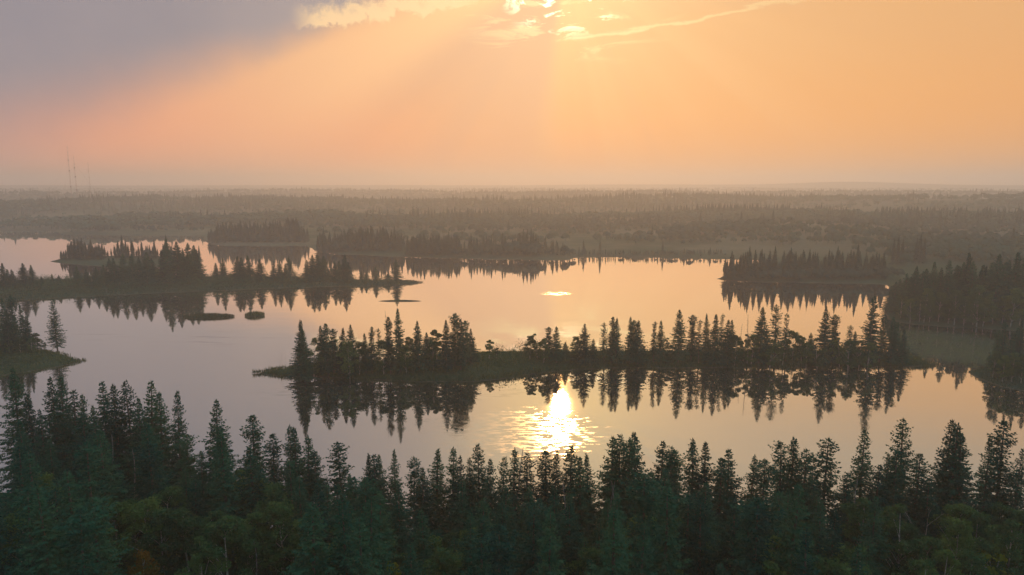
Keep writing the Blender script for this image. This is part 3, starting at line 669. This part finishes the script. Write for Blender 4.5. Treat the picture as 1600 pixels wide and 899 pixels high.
# ------------------------------------------------------------------ far woods (one mass)
def lo_spruce(r, n=34, k=1.0):
    p, v, w = [], [], []
    for i in range(n):
        t = (i + r.uniform(0, 1)) / n; a = r.uniform(0, 6.28); L = .17 * (1 - t) ** .85 + .018
        hd = np.array([math.cos(a), math.sin(a), 0]); sd = np.array([-hd[1], hd[0], 0])
        p.append(np.array([0, 0, .06 + t * .90]) - hd * L * .25 * (2 - k)); v.append(hd * L * 1.3 * r.uniform(.6, 1.25) + np.array([0, 0, -.045 + .05 * t + r.normal(0, .012)])); w.append(sd * L * .52 * k + np.array([0, 0, .02 * k]))
    for a in (0, 1.05, 2.1):
        p.append(np.array([0, 0, -.03])); v.append(np.array([0, 0, 1.04])); w.append(np.array([math.cos(a), math.sin(a), 0]) * .075)
    return rhombs(np.array(p), np.array(v), np.array(w))
def lo_broad(r, n=44):
    d = r.normal(0, 1, (n, 3)); d /= np.linalg.norm(d, axis=1)[:, None]; d[:, 2] = np.abs(d[:, 2]) * 1.1 - .25
    c = d * np.array([.36, .36, .42]) * r.uniform(.75, 1.05, n)[:, None] + np.array([0, 0, .55])
    v = np.cross(d, r.normal(0, 1, (n, 3))); v /= np.linalg.norm(v, axis=1)[:, None]; w = np.cross(d, v); w /= np.linalg.norm(w, axis=1)[:, None] + 1e-9
    a = rhombs(c - v * .16, v * .32, w * .13)
    b = rhombs(np.array([[0, 0, -.05]]), np.array([[0, 0, .75]]), np.array([[.03, .0, 0]]))
    return merge([a, b])
def scatter(name, pts, models, m, label):
    """pts rows: x, y, z, height, width factor"""
    V, Q, o = [], [], 0
    k = rng.integers(0, len(models), len(pts))
    for mi, (mv, mq) in enumerate(models):
        P = pts[k == mi]
        if not len(P): continue
        th = rng.uniform(0, 6.28, len(P)); c, s = np.cos(th)[:, None], np.sin(th)[:, None]
        wx = (P[:, 3] * P[:, 4])[:, None]
        x = (mv[None, :, 0] * c - mv[None, :, 1] * s) * wx + P[:, 0:1]; y = (mv[None, :, 0] * s + mv[None, :, 1] * c) * wx + P[:, 1:2]; z = mv[None, :, 2] * P[:, 3:4] + P[:, 2:3]
        vv = np.stack([x, y, z], -1).reshape(-1, 3); nv = len(mv)
        qq = (mq[None] + (np.arange(len(P)) * nv)[:, None, None]).reshape(-1, 4) + o
        V.append(vv); Q.append(qq); o += len(vv)
    tag(link(name, mesh_np(name, np.concatenate(V), np.concatenate(Q), m)), label, kind='stuff')
LS = [lo_spruce(np.random.default_rng(400 + i)) for i in range(5)]
LS2 = [lo_spruce(np.random.default_rng(420 + i), 12) for i in range(4)]
LSH = [lo_spruce(np.random.default_rng(430 + i), 110, .62) for i in range(5)]
LB = [lo_broad(np.random.default_rng(440 + i)) for i in range(4)]
LB2 = [lo_broad(np.random.default_rng(460 + i), 16) for i in range(4)]

# stands along the far shores, as surveyed: (px, top py, base py)
st = []
def stand(x0, x1, n, top, base, jit=6, jb=3):
    for i in range(n):
        px = x0 + (x1 - x0) * (i * 1.0 + random.uniform(.1, .9)) / n
        tp = np.interp(px, *zip(*top)) + random.uniform(-jit * .4, jit); bs = base + random.uniform(-jb, jb * .3)
        x, y, h, z0 = by_top(px, tp, gp(px, bs)[1]); st.append((x, y, z0, max(h, 4), random.uniform(1.05, 1.5)))
stand(92, 160, 30, [(92, 392), (110, 374), (130, 374), (160, 380)], 409, 8); stand(160, 312, 40, [(160, 384), (195, 372), (230, 384), (312, 388)], 408, 12)
stand(324, 482, 84, [(324, 356), (345, 346), (400, 347), (440, 345), (460, 340), (482, 362)], 381, 9)
stand(496, 632, 76, [(496, 362), (520, 364), (545, 358), (590, 354), (620, 362), (632, 372)], 395, 10)
stand(634, 720, 44, [(634, 372), (650, 366), (700, 364), (720, 372)], 401, 8); stand(720, 895, 50, [(720, 374), (780, 370), (822, 366), (870, 378), (895, 392)], 402, 14)
for px, tp, bs in ((545, 355, 394), (560, 357, 394), (582, 354, 394), (616, 352, 396), (627, 362, 396), (701, 361, 399), (736, 364, 401), (785, 363, 401), (818, 357, 401), (824, 358, 401), (830, 357, 401), (912, 374, 400), (938, 371, 400), (905, 384, 400), (1036, 376, 400), (505, 354, 392), (449, 338, 381), (462, 340, 381), (480, 355, 381),
                   (258, 366, 408), (189, 366, 407), (240, 373, 407), (1405, 368, 420), (1398, 372, 420), (1412, 372, 420), (1440, 364, 418), (1434, 370, 418), (1446, 371, 418)):
    x, y, h, z0 = by_top(px, tp, gp(px, bs)[1]); st.append((x, y, z0, max(h, 4), 1.0))
for px, tp in [(1137, 405), (1144, 391), (1156, 402), (1168, 392), (1172, 384), (1181, 389), (1191, 388), (1203, 398), (1212, 384), (1226, 394), (1237, 386), (1244, 392), (1256, 389), (1266, 388), (1278, 394), (1288, 400), (1295, 397), (1310, 384), (1325, 395), (1334, 392), (1342, 380), (1354, 393), (1366, 398), (1382, 394)]:
    bs = 438.5 + random.uniform(-1.5, 1); x, y, h, z0 = by_top(px, tp, gp(px, bs)[1]); st.append((x, y, z0, max(h, 4), random.uniform(1.0, 1.3)))
stand(902, 1130, 70, [(902, 390), (1000, 393), (1130, 388)], 401.8, 8, 1.5)
stand(1132, 1385, 90, [(1132, 406), (1180, 396), (1300, 394), (1385, 400)], 437.5, 18, 4)
scatter('far_shore_spruces', np.array(st), LSH, M['far'], 'hazy spruces lining the far shores of the lake')
sb = []
for px, tp, bs, n in ((250, 392, 409, 14), (800, 378, 403, 20), (860, 384, 404, 12), (700, 384, 403, 8), (920, 396, 401, 10), (1010, 394, 401, 24), (115, 355, 365, 6), (200, 352, 366, 14), (280, 352, 366, 12), (400, 366, 382, 14), (570, 378, 396, 16), (1090, 393, 403, 16), (1180, 424, 439.5, 14), (1250, 420, 440.5, 24), (1320, 420, 441, 20), (1360, 418, 441, 16), (40, 352, 360, 8)):
    for i in range(n):
        q = px + random.uniform(-45, 45); x, y = gp(q, bs + random.uniform(-2, .5)); d_, z_ = land(np.array([x]), np.array([y]))
        if d_[0] > 1:
            sb.append((x, y, z_[0], by_top(q, tp + random.uniform(-3, 6), y)[2], 1.1)) 
sb = np.array([s for s in sb if 2 < s[3] < 20]); scatter('far_shore_leafy_trees', sb, LB, M['far'], 'hazy leafy trees lining the far shores of the lake')

def forest(n, d0, d1, models, share_name, label, hmin, hmax, seed, wide, back=9, clump=(-.28, .06)):
    r = np.random.default_rng(seed); pts = []
    D = np.exp(r.uniform(math.log(d0), math.log(d1), n * 5)); az = np.radians(r.uniform(-43, 43, n * 5)); x, y = D * np.sin(az), D * np.cos(az)
    keep = fbm(x / 140, y / 110, 3, seed) > r.uniform(*clump, len(x)); keep &= np.sin(hill_phase(np.hypot(x, y), np.degrees(np.arctan2(x, y)))) > r.uniform(-1.0, .35, len(x))
    x, y = x[keep], y[keep]
    d_, z_ = land(x, y); ok = (-sdf(LAKE, x, y) > back * (0.6 + 0.9 * r.uniform(0, 1, len(x)))) & (z_ > .4); x, y, z_ = x[ok][:n], y[ok][:n], z_[ok][:n]
    h = r.uniform(hmin, hmax, len(x)) * (1 + .5 * fbm(x / 60, y / 60, 2, seed + 3))
    scatter(share_name, np.stack([x, y, z_, h, np.full(len(x), wide)], -1), models, M['far'], label)
forest(2600, 430, 1000, LS, 'distant_spruce_forest', 'spruce forest fading into haze beyond the lake', 9, 18, 77, 1.2, 230, (-.08, .16))
forest(3600, 430, 1000, LB, 'distant_leafy_forest', 'leafy forest fading into haze beyond the lake', 5, 10, 78, 1.2, 120)
forest(6500, 950, 3600, LS2, 'remote_spruce_forest', 'remote spruce forest on the hazy hills', 8, 18, 79, 1.3, 9, (-.06, .16))
forest(15000, 900, 4800, LB2, 'remote_leafy_forest', 'remote leafy forest on the hazy hills', 7, 12, 80, 1.5)

# ------------------------------------------------------------------ ground cover near the water
def blades(name, P, n, dmin, dmax, hmin, hmax, wid, m, label, box=None, seed=1):
    r = np.random.default_rng(seed); lo, hi = P.min(0), P.max(0)
    if box: lo, hi = np.maximum(lo, box[0]), np.minimum(hi, box[1])
    x, y = r.uniform(lo[0], hi[0], n), r.uniform(lo[1], hi[1], n)
    d = sdf(P, x, y); ok = (d > dmin) & (d < dmax); x, y = x[ok], y[ok]; d_, z = land(x, y); k = (z > -.45) & ((z > 0) | (fbm(x / 4, y / 4, 2, 14) > .02)); x, y, z = x[k], y[k], np.maximum(z[k], -.12)
    c = len(x); p = np.stack([x, y, z - .05], -1); h = r.uniform(hmin, hmax, c) * (1 + 1.0 * fbm(x / 3, y / 3, 2, 4))
    v = np.stack([r.normal(0, .22, c), r.normal(0, .22, c), np.ones(c)], -1) * h[:, None]
    a = r.uniform(0, 6.28, c); w = np.stack([np.cos(a), np.sin(a), np.zeros(c)], -1) * wid * r.uniform(.5, 1.3, c)[:, None]
    tag(link(name, mesh_np(name, *rhombs(p, v, w), m)), label, kind='stuff')
blades('island_grass', ISL, 60000, 0.2, 30, .25, .85, .09, M['grass'], 'rough grass and sedge covering the long island')
blades('island_sedge', ISL, 90000, -1.3, 1.6, .5, 1.3, .07, M['grass'], 'sedge fringe along the waterline of the long island', None, 6)
blades('bank_grass', LBK, 30000, -1.0, 40, .25, .8, .09, M['grass'], 'rough grass on the point at the left edge', (np.array([-190, 150]), np.array([-100, 260])), 2)
blades('point_grass', RBK, 16000, -1.0, 40, .25, .8, .09, M['grass'], 'rough grass on the near point at the right edge', (np.array([100, 120]), np.array([200, 260])), 3)
blades('peninsula_grass', PEN, 70000, -1.5, 60, .3, 1.0, .16, M['grass'], 'rough grass on the left peninsula', (np.array([-300, 250]), np.array([10, 420])), 5)

def leaf_mass(name, pts, per, size, spread, m, label, seed=3):
    """low shrub thickets: many leaf faces round each centre (x,y,z,h)"""
    r = np.random.default_rng(seed); n = len(pts) * per; P = np.repeat(pts, per, 0)
    d = r.normal(0, 1, (n, 3)); d /= np.linalg.norm(d, axis=1)[:, None]; d[:, 2] = np.abs(d[:, 2])
    c = P[:, :3] + d * np.stack([P[:, 3] * spread, P[:, 3] * spread, P[:, 3]], -1) * (r.uniform(.2, 1.1, n) ** .5)[:, None]
    v = r.normal(0, 1, (n, 3)); v /= np.linalg.norm(v, axis=1)[:, None]; w = np.cross(v, r.normal(0, 1, (n, 3))); w /= np.linalg.norm(w, axis=1)[:, None] + 1e-9
    s = r.uniform(.6, 1.3, n)[:, None] * size
    tag(link(name, mesh_np(name, *rhombs(c - v * s * .5, v * s, w * s * .38), m)), label, kind='stuff')
def thicket(P, n, dmin, hlo, hhi, box=None, seed=11, cond=None):
    r = np.random.default_rng(seed); lo, hi = P.min(0), P.max(0)
    if box: lo, hi = np.maximum(lo, box[0]), np.minimum(hi, box[1])
    x, y = r.uniform(lo[0], hi[0], n), r.uniform(lo[1], hi[1], n); d = sdf(P, x, y); ok = d > dmin
    if cond is not None: ok &= cond(x, y)
    x, y = x[ok], y[ok]; z = land(x, y)[1]; h = r.uniform(hlo, hhi, len(x)) * (1 + .8 * fbm(x / 8, y / 8, 2, 6))
    return np.stack([x, y, z, h], -1)
xa, xb, xc, xd = gp(472, 575)[0], gp(1412, 560)[0], gp(735, 565)[0], gp(1040, 563)[0]
leaf_mass('island_shrubbery', thicket(ISL, 1300, 5.0, 1.6, 4.4, cond=lambda x, y: (x > xa) & (x < xb) & ~((x > xc) & (x < xd) & (fbm(x / 9, y / 9, 2, 8) < .12))), 70, .30, .7, M['under'], 'low shrubs crowding between the trunks of the long island')
leaf_mass('bank_thicket', thicket(ISL, 700, 2.0, .5, 1.5, seed=31, cond=lambda x, y: (x > xc - 8) & (x < xd)), 50, .26, .9, M['under'], 'low willow scrub on the open middle of the long island', 9)
leaf_mass('bank_shrubbery', thicket(LBK, 500, 5.0, .8, 2.4, (np.array([-190, 150]), np.array([-125, 260]))), 50, .26, .8, M['under'], 'low shrubs under the spruces of the left bank', 4)
leaf_mass('peninsula_shrubbery', thicket(PEN, 2600, 4.5, 1.6, 4.6, (np.array([-300, 250]), np.array([-48, 420])), cond=lambda x, y: fbm(x / 25, y / 25, 2, 12) > -.16), 44, .42, .7, M['under'], 'low shrubs along the left peninsula', 5)
leaf_mass('point_shrubbery', thicket(RBK, 300, 4.0, .8, 2.2, (np.array([115, 120]), np.array([200, 240]))), 45, .26, .8, M['under'], 'low shrubs on the near point at the right edge', 6)
fp = np.array([(-110, 55), (110, 55), (110, 90), (-10, 92), (-70, 104), (-110, 112)], float)
leaf_mass('undergrowth', thicket(fp, 1500, 0, .8, 2.6, seed=15, cond=lambda x, y: land(x, y)[0] > 1.5), 60, .26, .9, M['under'], 'dense undergrowth on the floor of the near forest', 7)

# ------------------------------------------------------------------ reed islets and weed
def islet(name, px, py, rx, ry, hgt, label, cat, n=1500, seed=1, m='grass'):
    r = np.random.default_rng(seed); x0, y0 = gp(px, py)
    e = bpy.data.objects.new(name, None); COL.objects.link(e); e.location = (x0, y0, 0); tag(e, label, cat)
    th = np.linspace(0, 6.283, 28, endpoint=False); V, Q = [(0, 0, .5)], []
    for k, (f, z) in enumerate(((.45, .42), (.8, .2), (1.0, -.12))):
        for a in th: 
            q = f * (1 + .18 * math.sin(3 * a + seed) + .1 * math.sin(7 * a)); V.append((rx * .85 * q * math.cos(a), ry * .85 * q * math.sin(a), z))
    T = [(0, 1 + i, 1 + (i + 1) % 28) for i in range(28)]
    for k in range(2):
        for i in range(28): Q.append((1 + k * 28 + i, 1 + (k + 1) * 28 + i, 1 + (k + 1) * 28 + (i + 1) % 28, 1 + k * 28 + (i + 1) % 28))
    link('mud_bed', mesh_np(name + '_bed', np.array(V, float), [np.array(T), np.array(Q)], M['ground'], True), e)
    a = r.uniform(0, 6.28, n); q = np.sqrt(r.uniform(0, 1, n)) * .98
    p = np.stack([rx * q * np.cos(a), ry * q * np.sin(a), np.zeros(n)], -1); h = r.uniform(.5, 1.1, n) * hgt * (1.15 - .5 * q)
    v = np.stack([r.normal(0, .18, n), r.normal(0, .18, n), np.ones(n)], -1) * h[:, None]; p[:, 2] -= .1; b = r.uniform(0, 6.28, n)
    w = np.stack([np.cos(b), np.sin(b), np.zeros(n)], -1) * .07
    tag(link('reeds', mesh_np(name + '_reeds', *rhombs(p, v, w), M[m])), None, None).parent = e
islet('reed_islet', 326, 495.5, 10.5, 4.6, 1.7, 'larger oval reed islet in the bay below the left peninsula', 'reed islet', 2200, 1)
islet('reed_islet', 398, 493.5, 4.0, 3.2, 2.2, 'smaller round reed islet in the bay below the left peninsula', 'reed islet', 900, 2)
islet('weed_mat', 625, 470.5, 12.0, 1.6, .10, 'thin flat weed mat floating below the tip of the left peninsula', 'weed mat', 260, 3)

# thin dead saplings standing on the island's grassy tip
for i, px in enumerate((421, 438, 441, 455, 447)):
    x, y = gp(px, 580 - i * .4); plant('dead_sapling', SNAG[2], x, y, 3.2 + (i % 3), 14.0, .7, f'{ordinal(i + 1)} thin dead sapling planted on the grassy tip of the long island', 'dead tree', 'dead saplings on the island tip', 'crown')

# ------------------------------------------------------------------ radio masts on the skyline
def mast(px, py, Y, label, wid):
    x, y, h, z0 = by_top(px, py, Y)
    e = bpy.data.objects.new('radio_mast', None); COL.objects.link(e); e.location = (x, y, z0); tag(e, label, 'radio mast', 'radio masts on the horizon')
    legs, zs = [], np.arange(0, h, 6.0)
    c3 = [(wid * math.cos(a), wid * math.sin(a)) for a in (0.3, 2.39, 4.49)]
    for a, b in c3: link('leg', mesh_np('mast_leg', *tube([(a, b, -2), (a, b, h)], [.11, .11], 4), M['steel']), e)
    for i, z in enumerate(zs[:-1]):
        for k in range(3):
            a, b = c3[k], c3[(k + 1) % 3]; legs.append(tube([(*a, z), (*b, z + 6)], [.05, .05], 3))
    link('lattice', mesh_np('mast_lattice', *merge(legs), M['steel']), e)
    for fz in (.35, .62, .8):
        link('antenna_drum', mesh_np('mast_drum', *tube([(0, 0, h * fz - 1.4), (0, 0, h * fz + 1.4)], [wid * 1.25, wid * 1.25], 8), M['steel']), e)
    link('tip', mesh_np('mast_tip', *tube([(0, 0, h - 1), (0, 0, h + 6)], [.4, .15], 5), M['steel']), e)
    for fz in (.45, .9):
        for k in range(3):
            a = .3 + k * 2.094; link('guy_wire', mesh_np('mast_guy', *tube([(0, 0, h * fz), (math.cos(a) * h * .55, math.sin(a) * h * .55, -3)], [.05, .05], 3), M['steel']), e)
mast(105, 232, 1500, 'tallest thin radio mast on the hazy skyline, leftmost of three', .9)
mast(115, 247, 1530, 'middle radio mast on the hazy skyline, knobbly and shorter', 1.0)
mast(137.5, 257, 1900, 'faintest and shortest radio mast on the skyline, rightmost of three', .6)

# ------------------------------------------------------------------ smoke haze filling the air
def haze():
    b = 7400.0; z0, z1 = -6.0, 152.0
    V = np.array([(sx_ * b, sy2 * b, z) for z in (z0, z1) for sx_, sy2 in ((-1, -1), (1, -1), (1, 1), (-1, 1))], float)
    Q = np.array([(0, 3, 2, 1), (4, 5, 6, 7), (0, 1, 5, 4), (1, 2, 6, 5), (2, 3, 7, 6), (3, 0, 4, 7)])
    m = bpy.data.materials.new('smoke_haze'); m.use_nodes = True; t = m.node_tree; t.nodes.clear()
    v = t.nodes.new('ShaderNodeVolumePrincipled'); o = t.nodes.new('ShaderNodeOutputMaterial')
    v.inputs['Color'].default_value = (0.89, 0.95, 0.99, 1); v.inputs['Density'].default_value = 4.4e-4; v.inputs['Anisotropy'].default_value = 0.5
    t.links.new(v.outputs[0], o.inputs['Volume'])
    m.cycles.homogeneous_volume = True
    tag(link('haze', mesh_np('haze', V, Q, m)), 'thin warm smoke haze lying over lake and forest', kind='stuff')
haze()
